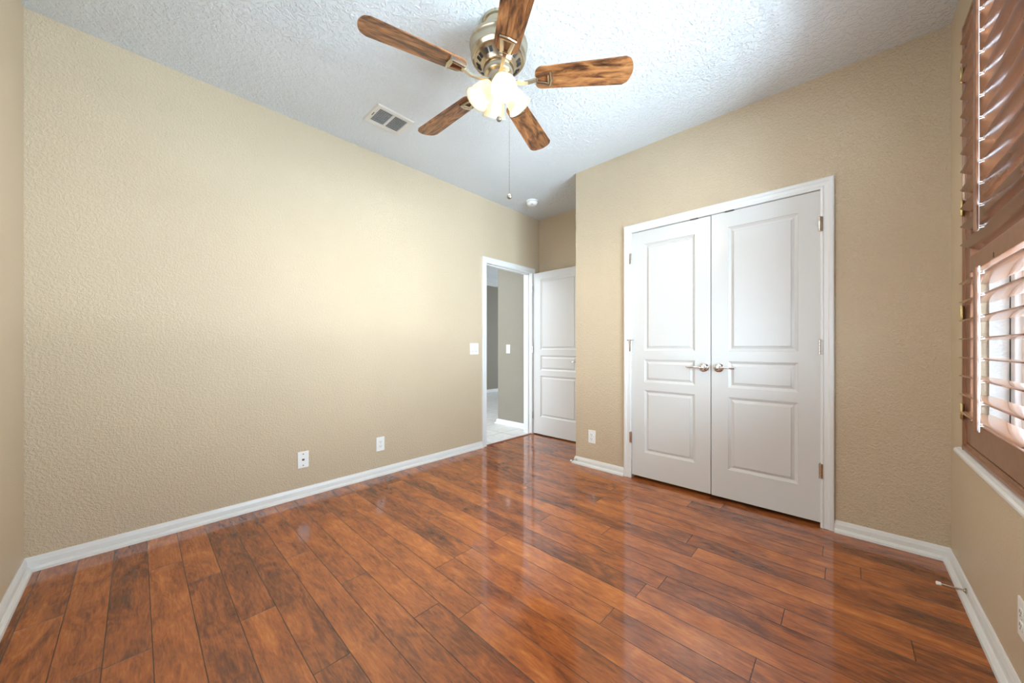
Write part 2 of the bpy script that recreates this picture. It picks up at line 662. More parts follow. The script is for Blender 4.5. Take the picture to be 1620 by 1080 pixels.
# ------------------------------------------------------------------ hall beyond the doorway
bm = bmesh.new()
box(bm, -4.6, 0.0, 0.9, 8.6, -0.05, -0.001)
struct('floor_hall', bm, 'tile', 'pale grey square tiles of the hall beyond the doorway', 'floor')
HX, HY = -0.77, 3.58
bm = bmesh.new()
vs = [(HX + 0.02, HY), (-T, HY), (-T, 8.6), (HX, 8.6), (HX, HY + 0.02), (HX + 0.006, HY + 0.006)]
lo = [bm.verts.new((x, y, 0)) for x, y in vs]
hi = [bm.verts.new((x, y, H)) for x, y in vs]
for i in range(len(vs)):
    j = (i + 1) % len(vs)
    bm.faces.new((lo[i], lo[j], hi[j], hi[i]))
bm.faces.new(lo[::-1])
bm.faces.new(hi)
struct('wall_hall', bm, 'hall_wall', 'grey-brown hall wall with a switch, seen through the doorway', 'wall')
bm = bmesh.new()
box(bm, -3.6, -3.46, 0.9, 8.6, 0, H)
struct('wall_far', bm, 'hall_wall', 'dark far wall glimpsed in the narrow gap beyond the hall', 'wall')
bm = bmesh.new()
box(bm, -4.6, -T, 0.9, 8.6, H, H + 0.1)
struct('ceiling_hall', bm, 'ceiling', 'pale ceiling of the hall beyond the doorway', 'ceiling')
bm = bmesh.new()
box(bm, -3.46, -3.40, 0.9, 8.6, 2.60, H)
struct('trim_4', bm, 'trim', 'white band under the hall ceiling at the far wall', 'trim')


BASE = [(0, 0), (0.0, 0.030), (0.012, 0.028), (0.020, 0.020), (0.022, 0.013), (0.046, 0.012), (0.052, 0.0095),
        (0.060, 0.007), (0.067, 0.003), (0.067, 0)]      # (height, depth)


def baseboard(name, pts, dirs, label, m='trim'):
    """pts: floor line on the wall face; dirs: inward direction (with mitre) at each point"""
    bm = bmesh.new()
    path = [(Vector((x, y, 0)), Vector((0, 0, 1)), Vector((dx, dy, 0))) for (x, y), (dx, dy) in zip(pts, dirs)]
    sweep(bm, path, BASE)
    return struct(name, bm, m, label, 'baseboard')


CW = 0.062   # casing width
baseboard('baseboard_left', [(0, Y0), (0, DY0 - CW)], [(1, 1), (1, 0)], 'white baseboard along the foot of the long tan wall')
baseboard('baseboard_front', [(0, Y0), (2.6, Y0)], [(1, 1), (0, 1)], 'white baseboard at the lower left corner of the photo')
baseboard('baseboard_closet', [(XE, YC), (CX0 - CW, YC)], [(-1, -1), (0, -1)],
          'short white baseboard between wall corner and closet casing')
baseboard('baseboard_corner', [(CX1 + CW, YC), (W, YC)], [(0, -1), (-1, -1)],
          'white baseboard between the closet casing and the window wall')
baseboard('baseboard_right', [(W, YC), (W, Y0)], [(-1, -1), (-1, 0)], 'white baseboard along the foot of the window wall')
baseboard('baseboard_alcove', [(XE, YC), (XE, YB)], [(-1, -1), (-1, 0)], 'white baseboard on the hidden side of the closet corner')
baseboard('baseboard_hall', [(-T, HY), (HX, HY)], [(0, -1), (-1, -1)], 'white baseboard at the foot of the hall wall')
baseboard('baseboard_far', [(-3.46, 0.9), (-3.46, 8.6)], [(1, 0), (1, 0)], 'white baseboard of the far wall beyond the hall')

CASE = [(0, 0), (0, 0.010), (0.006, 0.012), (0.012, 0.0125), (0.016, 0.010), (0.036, 0.013), (0.041, 0.017),
        (0.056, 0.018), (0.062, 0.015), (0.062, 0)]     # (outward, depth)


def casing(name, a, b, top, axis, face, out, label, jamb_d):
    """door casing: opening from a to b along axis, wall face coordinate, out = +-1 outward normal"""
    def P(u, z, e=0):
        return Vector((u, face, z)) if axis == 'x' else Vector((face, u, z))
    U = Vector((1, 0, 0)) if axis == 'x' else Vector((0, 1, 0))
    Nn = Vector((0, out, 0)) if axis == 'x' else Vector((out, 0, 0))
    Z = Vector((0, 0, 1))
    bm = bmesh.new()
    sweep(bm, [(P(a, 0), -U, Nn), (P(a, top), -U + Z, Nn), (P(b, top), U + Z, Nn), (P(b, 0), U, Nn)], CASE)
    o = struct(name, bm, 'trim', label, 'door trim', smooth=False)
    # jamb lining inside the opening
    bm = bmesh.new()
    t = 0.018

    def jb(u0, u1, z0, z1):
        f0, f1 = (face + 0.003 * out, face - jamb_d * out)
        f0, f1 = min(f0, f1), max(f0, f1)
        if axis == 'x':
            box(bm, u0, u1, f0, f1, z0, z1)
        else:
            box(bm, f0, f1, u0, u1, z0, z1)
    jb(a - 0.004, a + 0.001, 0, top)
    jb(b - 0.001, b + 0.004, 0, top)
    jb(a - 0.004, b + 0.004, top - 0.001, top + 0.004)
    jo = link('jamb', bm, 'trim', o)
    return o


ccas = casing('trim_1', CX0, CX1, CZ, 'x', YC, -1, 'white stepped casing around the closet double doors', T)
bcas = casing('trim_2', DY0, DY1, DZ, 'y', 0.0, 1, 'white casing around the open bedroom doorway to the hall', T)
# door stop strip of the bedroom frame, and the strike plates in the closet head
bm = bmesh.new()
box(bm, -0.075, -0.040, DY0, DY0 + 0.011, 0, DZ)
box(bm, -0.075, -0.040, DY1 - 0.011, DY1, 0, DZ)
box(bm, -0.075, -0.040, DY0, DY1, DZ - 0.011, DZ)
link('stop_strip', bm, 'trim', bcas)
for cx in (2.075, 2.305):
    bm = bmesh.new()
    box(bm, cx - 0.028, cx + 0.028, YC - 0.012, YC + 0.03, CZ - 0.006, CZ - 0.001)
    link('strike_plate', bm, 'strike', ccas)
# casing on the hall side of the same doorway
bm = bmesh.new()
sweep(bm, [((-T, DY0, 0), (0, -1, 0), (-1, 0, 0)), ((-T, DY0, DZ), (0, -1, 1), (-1, 0, 0)),
           ((-T, DY1, DZ), (0, 1, 1), (-1, 0, 0)), ((-T, DY1, 0), (0, 1, 0), (-1, 0, 0))], CASE)
link('hall_side_casing', bm, 'trim', bcas)

bm = bmesh.new()
sweep(bm, [((0.006, DY0 + 0.001, 0), (-1, 0, 0), (0, 0, 1)), ((0.006, DY1 - 0.001, 0), (-1, 0, 0), (0, 0, 1))],
      [(-0.014, 0), (-0.010, 0.006), (0.0, 0.009), (0.018, 0.009), (0.028, 0.004), (0.030, 0)])
struct('trim_3', bm, 'strip', 'thin red-brown threshold strip between laminate and hall tiles', 'threshold')

# ------------------------------------------------------------------ doors
PANELS_Z = [(1.065, 1.938), (0.808, 0.994), (0.230, 0.742)]


def door_mesh(w, z0, z1, t, px0, px1, panels):
    """front face at y=0 looking to -y, thickness to +y, x from 0 to w"""
    bm = bmesh.new()
    xs = [0, px0, px1, w]
    zs = sorted([z0, z1] + [z for p in panels for z in p])
    holes = {(1, zs.index(p[0])) for p in panels}
    cache = {}

    def V(x, y, z):
        k = (round(x, 5), round(y, 5), round(z, 5))
        if k not in cache:
            cache[k] = bm.verts.new((x, y, z))
        return cache[k]

    for i in range(3):
        for j in range(len(zs) - 1):
            if (i, j) in holes:
                lev = [(0, 0), (0.002, 0.0040), (0.016, 0.0115), (0.019, 0.0118), (0.034, 0.0060), (0.0358, 0.0015)]
                x0, x1, a0, a1 = xs[i], xs[i + 1], zs[j], zs[j + 1]
                rings = [[V(x0 + d, y, a0 + d), V(x1 - d, y, a0 + d), V(x1 - d, y, a1 - d), V(x0 + d, y, a1 - d)]
                         for d, y in lev]
                for r0, r1 in zip(rings, rings[1:]):
                    for k in range(4):
                        l = (k + 1) % 4
                        bm.faces.new((r0[k], r0[l], r1[l], r1[k]))
                bm.faces.new(rings[-1])
            else:
                bm.faces.new((V(xs[i], 0, zs[j]), V(xs[i + 1], 0, zs[j]), V(xs[i + 1], 0, zs[j + 1]), V(xs[i], 0, zs[j + 1])))
    # sides and back
    for i in range(3):
        bm.faces.new((V(xs[i], 0, z0), V(xs[i], t, z0), V(xs[i + 1], t, z0), V(xs[i + 1], 0, z0)))
        bm.faces.new((V(xs[i], 0, z1), V(xs[i + 1], 0, z1), V(xs[i + 1], t, z1), V(xs[i], t, z1)))
    for j in range(len(zs) - 1):
        for x in (0, w):
            bm.faces.new((V(x, 0, zs[j]), V(x, 0, zs[j + 1]), V(x, t, zs[j + 1]), V(x, t, zs[j])))
        for i in range(3):
            bm.faces.new((V(xs[i], t, zs[j]), V(xs[i], t, zs[j + 1]), V(xs[i + 1], t, zs[j + 1]), V(xs[i + 1], t, zs[j])))
    return bm


def lever(parent, x, z, side, y=0.0):
    """chrome lever handle on the -y face, lever towards side"""
    R = axis_to((0, -1, 0))
    bm = bmesh.new()
    prof = [(0.033, 0), (0.033, 0.004), (0.030, 0.008), (0.024, 0.010), (0.022, 0.013), (0.017, 0.014), (0.014, 0.020),
            (0.014, 0.032), (0.0175, 0.036), (0.0185, 0.045), (0.015, 0.052), (0.006, 0.054)]
    lathe(bm, prof, 28, Matrix.Translation((x, y, z)) @ R)
    h = link('door_handle', bm, 'chrome', parent, True, auto=35)
    bm = bmesh.new()
    pts = [(x + side * s, y - 0.045 - d, z + dz) for s, d, dz in
           ((0.010, 0, 0), (0.022, 0.001, 0.001), (0.04, 0.003, 0.003), (0.065, 0.004, 0.002), (0.085, 0.001, -0.001),
            (0.103, -0.003, -0.001), (0.112, -0.004, 0.003))]
    tube(bm, pts, [0.0085, 0.007, 0.0065, 0.0075, 0.007, 0.006, 0.004], 12)
    link('lever', bm, 'chrome', h, True)
    return h


def hinge(parent, x, z, leaf_side, pin=False):
    bm = bmesh.new()
    y = -0.0175
    for k in range(5):
        z0 = z - 0.044 + k * 0.0178
        lathe(bm, [(0.0045, z0), (0.0062, z0 + 0.001), (0.0062, z0 + 0.0162), (0.0045, z0 + 0.0172)], 14,
              Matrix.Translation((x, y, 0)))
    lathe(bm, [(0.003, z + 0.044), (0.0055, z + 0.047), (0.003, z + 0.051)], 12, Matrix.Translation((x, y, 0)))
    box(bm, min(x, x + leaf_side * 0.014), max(x, x + leaf_side * 0.014), -0.0200, -0.0160, z - 0.044, z + 0.044)
    h = link('hinge', bm, 'chrome', parent, True, auto=35)
    if pin:
        bm = bmesh.new()
        tube(bm, [(x - 0.026, y - 0.012, z + 0.052), (x + 0.020, y - 0.012, z + 0.052)], 0.0028, 8)
        tube(bm, [(x - 0.032, y - 0.012, z + 0.052), (x - 0.024, y - 0.012, z + 0.052)], 0.006, 10)
        tube(bm, [(x + 0.019, y - 0.012, z + 0.052), (x + 0.025, y - 0.012, z + 0.052)], 0.006, 10)
        tube(bm, [(x, y, z + 0.052), (x, y - 0.012, z + 0.052)], 0.005, 8)
        link('pin_stop', bm, 'chrome', h, True, auto=40)
    return h


FY = YC + 0.004          # front face of the closet doors
dL = link('door_2', door_mesh(0.5945, 0.028, CZ - 0.005, 0.035, 0.104, 0.489, PANELS_Z), 'door', loc=(CX0 + 0.0025, FY, 0))
tag(dL, 'white panelled closet door whose lever points to the alcove', 'door', 'structure')
lever(dL, 0.549, 0.945, -1)
for z, p in ((1.835, False), (1.102, True), (0.340, False)):
    hinge(dL, 0.0005, z, -1, p)
dR = link('door_3', door_mesh(0.5955, 0.026, CZ - 0.004, 0.035, 0.105, 0.490, PANELS_Z), 'door', loc=(2.1900, FY, 0))
tag(dR, 'white panelled closet door hinged on the window wall side', 'door', 'structure')
lever(dR, 0.047, 0.947, 1)
for z in (1.838, 1.093, 0.343):
    hinge(dR, 0.5945, z, 1)
# closet interior backing is the wall_back; bedroom door stands open against the alcove wall
bm = door_mesh(0.752, 0.014, 2.024, 0.035, 0.112, 0.640, PANELS_Z)
dB = link('door_1', bm, 'door', loc=(0.020, 3.448, 0))
tag(dB, 'white panelled bedroom door standing open against the alcove wall', 'door', 'structure')
lever(dB, 0.692, 0.925, -1)
for z in (1.82, 1.07, 0.24):
    hinge(dB, -0.004, z, -1)

# ------------------------------------------------------------------ window and shutters
win = empty('window_1', (W, 0, 0))
tag(win, 'white vinyl window behind the wooden shutters', 'window', 'structure')
FX0, FX1 = 0.086, 0.150
a, b, z0, z1 = WY0 + 0.012, WY1 - 0.012, WZ0 + 0.012, WZ1 - 0.012
fw = 0.05
bm = bmesh.new()
for (y0, y1, c0, c1) in ((a, a + fw, z0, z1), (b - fw, b, z0, z1), (a + fw, b - fw, z0, z0 + fw), (a + fw, b - fw, z1 - fw, z1)):
    box(bm, FX0, FX1, y0, y1, c0, c1, 0.004)
link('window_frame', bm, 'vinyl', win)
mid = (a + b) / 2
bm = bmesh.new()
box(bm, FX0 + 0.01, FX1, mid - 0.03, mid + 0.03, z0 + fw, z1 - fw, 0.003)
box(bm, FX0 + 0.012, FX1, a + fw, b - fw, 1.50, 1.55, 0.003)
for (y0, y1) in ((a + fw, mid - 0.03), (mid + 0.03, b - fw)):
    for s0, s1 in ((z0 + fw, 1.50), (1.55, z1 - fw)):
        w_ = 0.03
        box(bm, FX0 + 0.016, FX1, y0, y0 + w_, s0, s1, 0.002)
        box(bm, FX0 + 0.016, FX1, y1 - w_, y1, s0, s1, 0.002)
        box(bm, FX0 + 0.016, FX1, y0 + w_, y1 - w_, s0, s0 + w_, 0.002)
        box(bm, FX0 + 0.016, FX1, y0 + w_, y1 - w_, s1 - w_, s1, 0.002)
link('sash', bm, 'vinyl', win)
bm = bmesh.new()
for (y0, y1) in ((a, a + 0.006), (b - 0.006, b)):
    box(bm, FX0 - 0.002, FX0 + 0.004, y0, y1, z0, z1)
link('gasket', bm, 'gasket', win)
bm = bmesh.new()
box(bm, 0.125, 0.129, a + fw, b - fw, z0 + fw, z1 - fw)
link('pane', bm, 'pane', win)

# window added out of view beside the camera to let in fill light
wf = empty('added_window', ((GX0 + GX1) / 2, Y0, 0))
tag(wf, 'added white vinyl window, unseen, in the wall beside the camera', 'window', 'structure')
hw_ = (GX1 - GX0) / 2
bm = bmesh.new()
for (x0, x1, c0, c1) in ((-hw_, -hw_ + fw, WZ0, WZ1), (hw_ - fw, hw_, WZ0, WZ1), (-hw_ + fw, hw_ - fw, WZ0, WZ0 + fw),
                         (-hw_ + fw, hw_ - fw, WZ1 - fw, WZ1), (-hw_ + fw, hw_ - fw, 1.52, 1.57)):
    box(bm, x0, x1, -0.10, -0.04, c0, c1, 0.004)
link('window_frame', bm, 'vinyl', wf)
bm = bmesh.new()
box(bm, -hw_ + fw, hw_ - fw, -0.075, -0.071, WZ0 + fw, WZ1 - fw)
link('pane', bm, 'pane', wf)

# sill
bm = bmesh.new()
sweep(bm, [((W, 2.478, 0.655), (-1, 0, 0), (0, 0, 1)), ((W, WY0 - 0.075, 0.655), (-1, 0, 0), (0, 0, 1))],
      [(0, 0), (0.030, 0), (0.040, -0.003), (0.045, -0.010), (0.045, -0.018), (0.041, -0.026), (0.032, -0.029), (0, -0.029)])
sill = struct('trim_5', bm, 'trim', 'white window sill under the wooden shutters', 'window sill')
bm = bmesh.new()
sweep(bm, [((W, 2.440, 0.626), (-1, 0, 0), (0, 0, 1)), ((W, WY0 - 0.04, 0.626), (-1, 0, 0), (0, 0, 1))],
      [(0, 0), (0.024, 0), (0.024, -0.010), (0.020, -0.014), (0.020, -0.022), (0.012, -0.028), (0, -0.028)])
link('apron', bm, 'trim', sill)

# wooden frame the shutters hang in
FT = 2.462
FXI = 3.268
SF = empty('trim_6', (W, 1.56, WZ0))
tag(SF, 'reddish-brown wooden frame fixed round the window shutters', 'shutter frame', 'structure')


YA, YBB = 0.683, 2.437
# stepped frame members
def frame_member(name, c0, c1, horiz, outer, inner_sign):
    bm = bmesh.new()
    prof = [(0, 0.022), (0, -0.002), (0.004, -0.006), (0.016, -0.006), (0.020, 0.000), (0.028, 0.000), (0.031, 0.004), (0.031, 0.022)]
    ox, oy, oz = W, 1.56, WZ0
    if horiz:
        P = [((FXI - ox, c0 - oy, outer - oz), (0, 0, inner_sign), (1, 0, 0)), ((FXI - ox, c1 - oy, outer - oz), (0, 0, inner_sign), (1, 0, 0))]
    else:
        P = [((FXI - ox, outer - oy, c0 - oz), (0, inner_sign, 0), (1, 0, 0)), ((FXI - ox, outer - oy, c1 - oz), (0, inner_sign, 0), (1, 0, 0))]
    sweep(bm, P, prof)
    return link(name, bm, 'shutter_v' if not horiz else 'shutter', SF)


frame_member('side_frame', WZ0, FT, False, YBB, -1)
frame_member('side_frame', WZ0, FT, False, YA, 1)
frame_member('top_frame', YA, YBB, True, FT, -1)
frame_member('bottom_frame', YA, YBB, True, WZ0, 1)


def ellipse_louver(bm, length, width=0.089, thick=0.0095, n=20):
    """blade along local X centred at 0, width along local Y"""
    rings = []
    for x in (-length / 2, length / 2):
        rings.append([bm.verts.new((x, width / 2 * cos(2 * pi * i / n), thick / 2 * sin(2 * pi * i / n))) for i in range(n)])
    for i in range(n):
        j = (i + 1) % n
        bm.faces.new((rings[0][i], rings[0][j], rings[1][j], rings[1][i]))
    bm.faces.new(rings[0][::-1])
    bm.faces.new(rings[1])


def shutter_panel(y_far, y_near, rod_y, label):
    """one shutter leaf; local origin at its lower far corner"""
    XP = 3.2845
    root = empty('window_shutter', (XP, y_far, 0.69))
    tag(root, label, 'shutter', None, 'wooden shutters in the window')
    st = 0.058
    x0, x1 = 3.270 - XP, 3.298 - XP
    z0, z1 = 0.690, 2.428
    Y = lambda v: v - y_far
    Z = lambda v: v - 0.69

    def pb(name, ya, yb, za, zb, mm):
        bm = bmesh.new()
        box(bm, x0, x1, Y(ya), Y(yb), Z(za), Z(zb), 0.003)
        return link(name, bm, mm, root)
    pb('stile', y_far - st, y_far, z0, z1, 'shutter_v')
    pb('stile', y_near, y_near + st, z0, z1, 'shutter_v')
    ia, ib = y_near + st, y_far - st
    pb('bottom_rail', ia, ib, z0, 0.790, 'shutter')
    mr = pb('middle_rail', ia, ib, 1.397, 1.4625, 'shutter')
    pb('top_rail', ia, ib, 2.375, z1, 'shutter')
    bm = bmesh.new()
    box(bm, x0 - 0.0008, x0 + 0.001, Y(rod_y - 0.004), Y(rod_y + 0.004), Z(1.400), Z(1.418))
    link('rod_notch', bm, 'dark', mr)
    L = ib - ia - 0.003
    yc = (ia + ib) / 2
    bm = bmesh.new()
    ellipse_louver(bm, L)
    proto = link('louver', bm, 'louver', root, True, auto=50)
    first = True
    up = [1.4955 + 0.0758 * i for i in range(12)]
    low = [1.351 - 0.0758 * i for i in range(8)]
    for zc, tilt in [(z, radians(24)) for z in up] + [(z, radians(3)) for z in low]:
        o = proto if first else proto.copy()
        if not first:
            COL.objects.link(o)
            o.parent = root
        first = False
        # local X -> world Y (blade length); local Y -> world -X (room side); tip rises to the room
        o.location = (0, Y(yc), Z(zc))
        o.rotation_euler = (tilt, 0, pi / 2)
    for za, zb, ls, ti in ((1.500, 2.36, up, 24), (0.796, 1.372, low, 3)):
        bm = bmesh.new()
        box(bm, 3.228 - XP, 3.2365 - XP, Y(rod_y - 0.015), Y(rod_y + 0.015), Z(za), Z(zb), 0.003)
        r = link('tilt_rod', bm, 'shutter_v', root)
        bm = bmesh.new()
        box(bm, 3.2360 - XP, (3.2372 if za > 1.4 else 3.2385) - XP, Y(rod_y - 0.0152), Y(rod_y + 0.008), Z(za), Z(zb + 0.003))
        link('rod_backing', bm, 'rod_white', r)
        for zc in ls:
            zt = zc + 0.0445 * sin(radians(ti)) - 0.002
            if zt > zb:
                continue
            bm = bmesh.new()
            for dz in (-0.004, 0.004):
                tube(bm, [(3.237 - XP, Y(rod_y - 0.011), Z(zt) + dz), (3.2475 - XP, Y(rod_y - 0.011), Z(zt) + dz * 0.6)], 0.0016, 6)
            tube(bm, [(3.2475 - XP, Y(rod_y - 0.011), Z(zt) - 0.0035), (3.2475 - XP, Y(rod_y - 0.011), Z(zt) + 0.0035)], 0.0016, 6)
            link('staple', bm, 'rod_white', r)
    return root


sp1 = shutter_panel(2.405, 1.563, 2.025, 'stained wooden shutter leaf beside the closet wall, upper louvers tilted')
sp2 = shutter_panel(1.558, 0.716, 1.178, 'stained wooden shutter leaf in the half of the window away from the closet wall')
# hinges on the frame side of the leaf
for z in (2.25, 1.685, 1.235, 0.82):
    bm = bmesh.new()
    lathe(bm, [(0.004, -0.034), (0.0048, -0.033), (0.0048, 0.033), (0.004, 0.034)], 12)
    box(bm, -0.001, 0.001, -0.014, 0.0, -0.03, 0.03)
    link('hinge', bm, 'brass', sp1, True, (3.2585 - 3.2845, 2.4135 - 2.405, z - 0.69), auto=40)

# ------------------------------------------------------------------ ceiling fan
FANX, FANY = 1.616, 1.262
fan = empty('ceiling_fan', (FANX, FANY, H))
tag(fan, 'five-blade ceiling fan with four lit glass shades', 'ceiling fan')
Zf = lambda z: z - H
bm = bmesh.new()
lathe(bm, [(0.05, 0), (0.083, 0), (0.084, -0.006), (0.082, -0.014), (0.074, -0.018), (0.073, -0.024), (0.071, -0.040), (0.062, -0.056),
           (0.046, -0.068), (0.030, -0.074), (0.02, -0.075)], 48)
link('canopy', bm, 'nickel', fan, True, auto=40)
bm = bmesh.new()
lathe(bm, [(0.013, -0.07), (0.013, -0.115)], 20)
lathe(bm, [(0.02, -0.088), (0.028, -0.094), (0.030, -0.104), (0.022, -0.112)], 24)
link('downrod', bm, 'nickel', fan, True, auto=40)
bm = bmesh.new()
lathe(bm, [(0.03, -0.104), (0.075, -0.107), (0.128, -0.111), (0.146, -0.116), (0.148, -0.124), (0.146, -0.130), (0.141, -0.136), (0.139, -0.170),
           (0.141, -0.175), (0.137, -0.186), (0.131, -0.191), (0.130, -0.196), (0.124, -0.199), (0.121, -0.198), (0.086, -0.226), (0.082, -0.233),
           (0.076, -0.235), (0.070, -0.232)], 64)
mh = link('motor_housing', bm, 'nickel', fan, True, auto=40)
# cooling slots set round the sloping underside
bm = bmesh.new()
box(bm, -0.0115, 0.0115, -0.0075, 0.0075, -0.0015, 0.0015)
slot0 = link('vent_slot', bm, 'dark', mh)
for k in range(20):
    a_ = 2 * pi * (k // 2) / 10 + (0.115 if k % 2 else -0.115)
    so = slot0 if k == 0 else slot0.copy()
    if k:
        COL.objects.link(so)
        so.parent = mh
    so.matrix_local = Matrix.Rotation(a_, 4, 'Z') @ Matrix.Translation((0.1035, 0, -0.2128)) @ Matrix.Rotation(radians(-38.7), 4, 'Y')
bm = bmesh.new()
lathe(bm, [(0.070, -0.230), (0.073, -0.236), (0.074, -0.262), (0.070, -0.270), (0.062, -0.273), (0.057, -0.275), (0.056, -0.300),
           (0.054, -0.304), (0.054, -0.318), (0.046, -0.330), (0.030, -0.336), (0.012, -0.338), (0.010, -0.346), (0.004, -0.349)], 48)
link('switch_housing', bm, 'nickel', fan, True, auto=40)


def blade_mesh():
    """local +X outwards, face down; top at +z"""
    bm = bmesh.new()
    x0, x1 = 0.185, 0.662
    def hw(x):
        s = (x - x0) / (x1 - x0)
        return 0.0575 + 0.0135 * s
    pts = []
    n = 8
    # root: rounded corners
    for i in range(n + 1):
        a_ = pi + (pi / 2) * i / n
        pts.append((x0 + 0.034 + 0.034 * cos(a_), -(hw(x0) - 0.034) + 0.034 * sin(a_)))
    pts.append((x1 - 0.042, -hw(x1)))
    for i in range(1, 12):          # gently bowed tip
        t = i / 12.0
        y = -hw(x1) + 2 * hw(x1) * t
        pts.append((x1 - 0.026 * (2 * t - 1) ** 2 - 0.012 * max(0, (abs(2 * t - 1) - 0.72) / 0.28) ** 2, y))
    pts.append((x1 - 0.042, hw(x1)))
    for i in range(n + 1):
        a_ = pi / 2 + (pi / 2) * i / n
        pts.append((x0 + 0.034 + 0.034 * cos(a_), (hw(x0) - 0.034) + 0.034 * sin(a_)))
    lo = [bm.verts.new((x, y, -0.003)) for x, y in pts]
    hi = [bm.verts.new((x, y, 0.003)) for x, y in pts]
    for i in range(len(pts)):
        j = (i + 1) % len(pts)
        bm.faces.new((lo[i], lo[j], hi[j], hi[i]))
    bm.faces.new(lo[::-1])
    bm.faces.new(hi)
    return bm


def iron_mesh():
    bm = bmesh.new()
    zt = -0.0035
    # open trapezoid frame under the blade
    outer = [(0.184, -0.024), (0.268, -0.037), (0.268, 0.037), (0.184, 0.024)]
    inner = [(0.199, -0.008), (0.248, -0.018), (0.248, 0.018), (0.199, 0.008)]
    rings = []
    for pts, z in ((outer, zt), (outer, zt - 0.009), ([(0.191, -0.018), (0.259, -0.030), (0.259, 0.030), (0.191, 0.018)], zt - 0.012),
                   ([(0.194, -0.014), (0.254, -0.024), (0.254, 0.024), (0.194, 0.014)], zt - 0.012), (inner, zt - 0.008), (inner, zt)):
        rings.append([bm.verts.new((x, y, z)) for x, y in pts])
    for a_, b_ in zip(rings, rings[1:] + rings[:1]):
        for i in range(4):
            j = (i + 1) % 4
            bm.faces.new((a_[i], a_[j], b_[j], b_[i]))
    tube(bm, [(0.262, -0.038, zt - 0.007), (0.269, 0, zt - 0.009), (0.262, 0.038, zt - 0.007)], 0.0075, 8)
    # arm down to the rotor
    prev = None
    for x, z, hwid, th in ((0.062, -0.012, 0.012, 0.006), (0.085, -0.013, 0.010, 0.006), (0.115, -0.020, 0.0085, 0.006), (0.150, -0.022, 0.0085, 0.006),
                           (0.176, -0.014, 0.009, 0.006), (0.196, -0.008, 0.010, 0.005)):
        cur = [bm.verts.new(p) for p in ((x, -hwid, z - th), (x, hwid, z - th), (x, hwid * 0.8, z + th), (x, -hwid * 0.8, z + th))]
        if prev:
            for i in range(4):
                j = (i + 1) % 4
                bm.faces.new((prev[i], prev[j], cur[j], cur[i]))
        else:
            bm.faces.new(cur[::-1])
        prev = cur
    bm.faces.new(prev)
    return bm


blade = link('fan_blade', blade_mesh(), 'blade', fan)
iron = link('blade_bracket', iron_mesh(), 'nickel', blade)
for k, dph in enumerate((0, 0, 0, 0, 0)):
    bl = blade
    if k:
        bl = blade.copy()
        COL.objects.link(bl)
        bl.parent = fan
        ir = iron.copy()
        COL.objects.link(ir)
        ir.parent = bl
    bl.location = (0, 0, Zf(2.444))
    bl.rotation_euler = (radians(-12), 0, radians(37 + 72 * k + dph))

# light kit: four bell shades leaning outwards
right = Vector((cos(YAW), sin(YAW), 0))
away = Vector((-sin(YAW), cos(YAW), 0))
base_dir = (right * 0.26 - away * 0.97).normalized()
a0 = math.atan2(base_dir.y, base_dir.x)
SHADE = [(0.0265, 0.0), (0.029, 0.004), (0.033, 0.014), (0.041, 0.032), (0.0475, 0.054), (0.0515, 0.076), (0.0545, 0.092), (0.060, 0.104),
         (0.064, 0.112)]
shade0 = None
for k in range(4):
    ang = a0 + k * pi / 2
    dr = Vector((cos(ang), sin(ang), 0))
    axis = (dr * sin(radians(36)) + Vector((0, 0, -1)) * cos(radians(36))).normalized()
    neck = dr * 0.044 + Vector((0, 0, Zf(2.424)))
    # arm
    bm = bmesh.new()
    tube(bm, [dr * 0.02 + Vector((0, 0, Zf(2.425))), dr * 0.034 + Vector((0, 0, Zf(2.432))), neck + axis * 0.002], [0.010, 0.011, 0.012], 12)
    lathe(bm, [(0.012, -0.012), (0.022, -0.006), (0.027, 0.0), (0.028, 0.010), (0.026, 0.012)], 24,
          Matrix.Translation(neck) @ axis_to(axis))
    link('socket_arm', bm, 'nickel', fan, True, auto=40)
    Mx = Matrix.Translation(neck + axis * 0.006) @ axis_to(axis)
    bm = bmesh.new()
    lathe(bm, SHADE + [(r - 0.003, z - 0.001) for r, z in SHADE[::-1]], 36, cap0=False, cap1=False)
    sh = link('lamp_shade', bm, 'shade', fan, True)
    sh.matrix_local = Mx
    bm = bmesh.new()
    lathe(bm, [(0.012, 0.012), (0.013, 0.030), (0.020, 0.045), (0.0265, 0.060), (0.028, 0.072), (0.025, 0.086), (0.016, 0.096), (0.004, 0.100)], 24)
    link('bulb', bm, 'bulb', sh, True)
    l = bpy.data.lights.new('bulb_light', 'SPOT')
    l.spot_size = radians(150)
    l.spot_blend = 1.0
    l.energy = BULB_W
    l.color = (1.0, 0.85, 0.66)
    l.shadow_soft_size = 0.012
    lo_ = bpy.data.objects.new('bulb_light', l)
    COL.objects.link(lo_)
    lo_.parent = fan
    lo_.location = neck + axis * 0.122
    lo_.rotation_euler = (-axis).to_track_quat('Z', 'Y').to_euler()


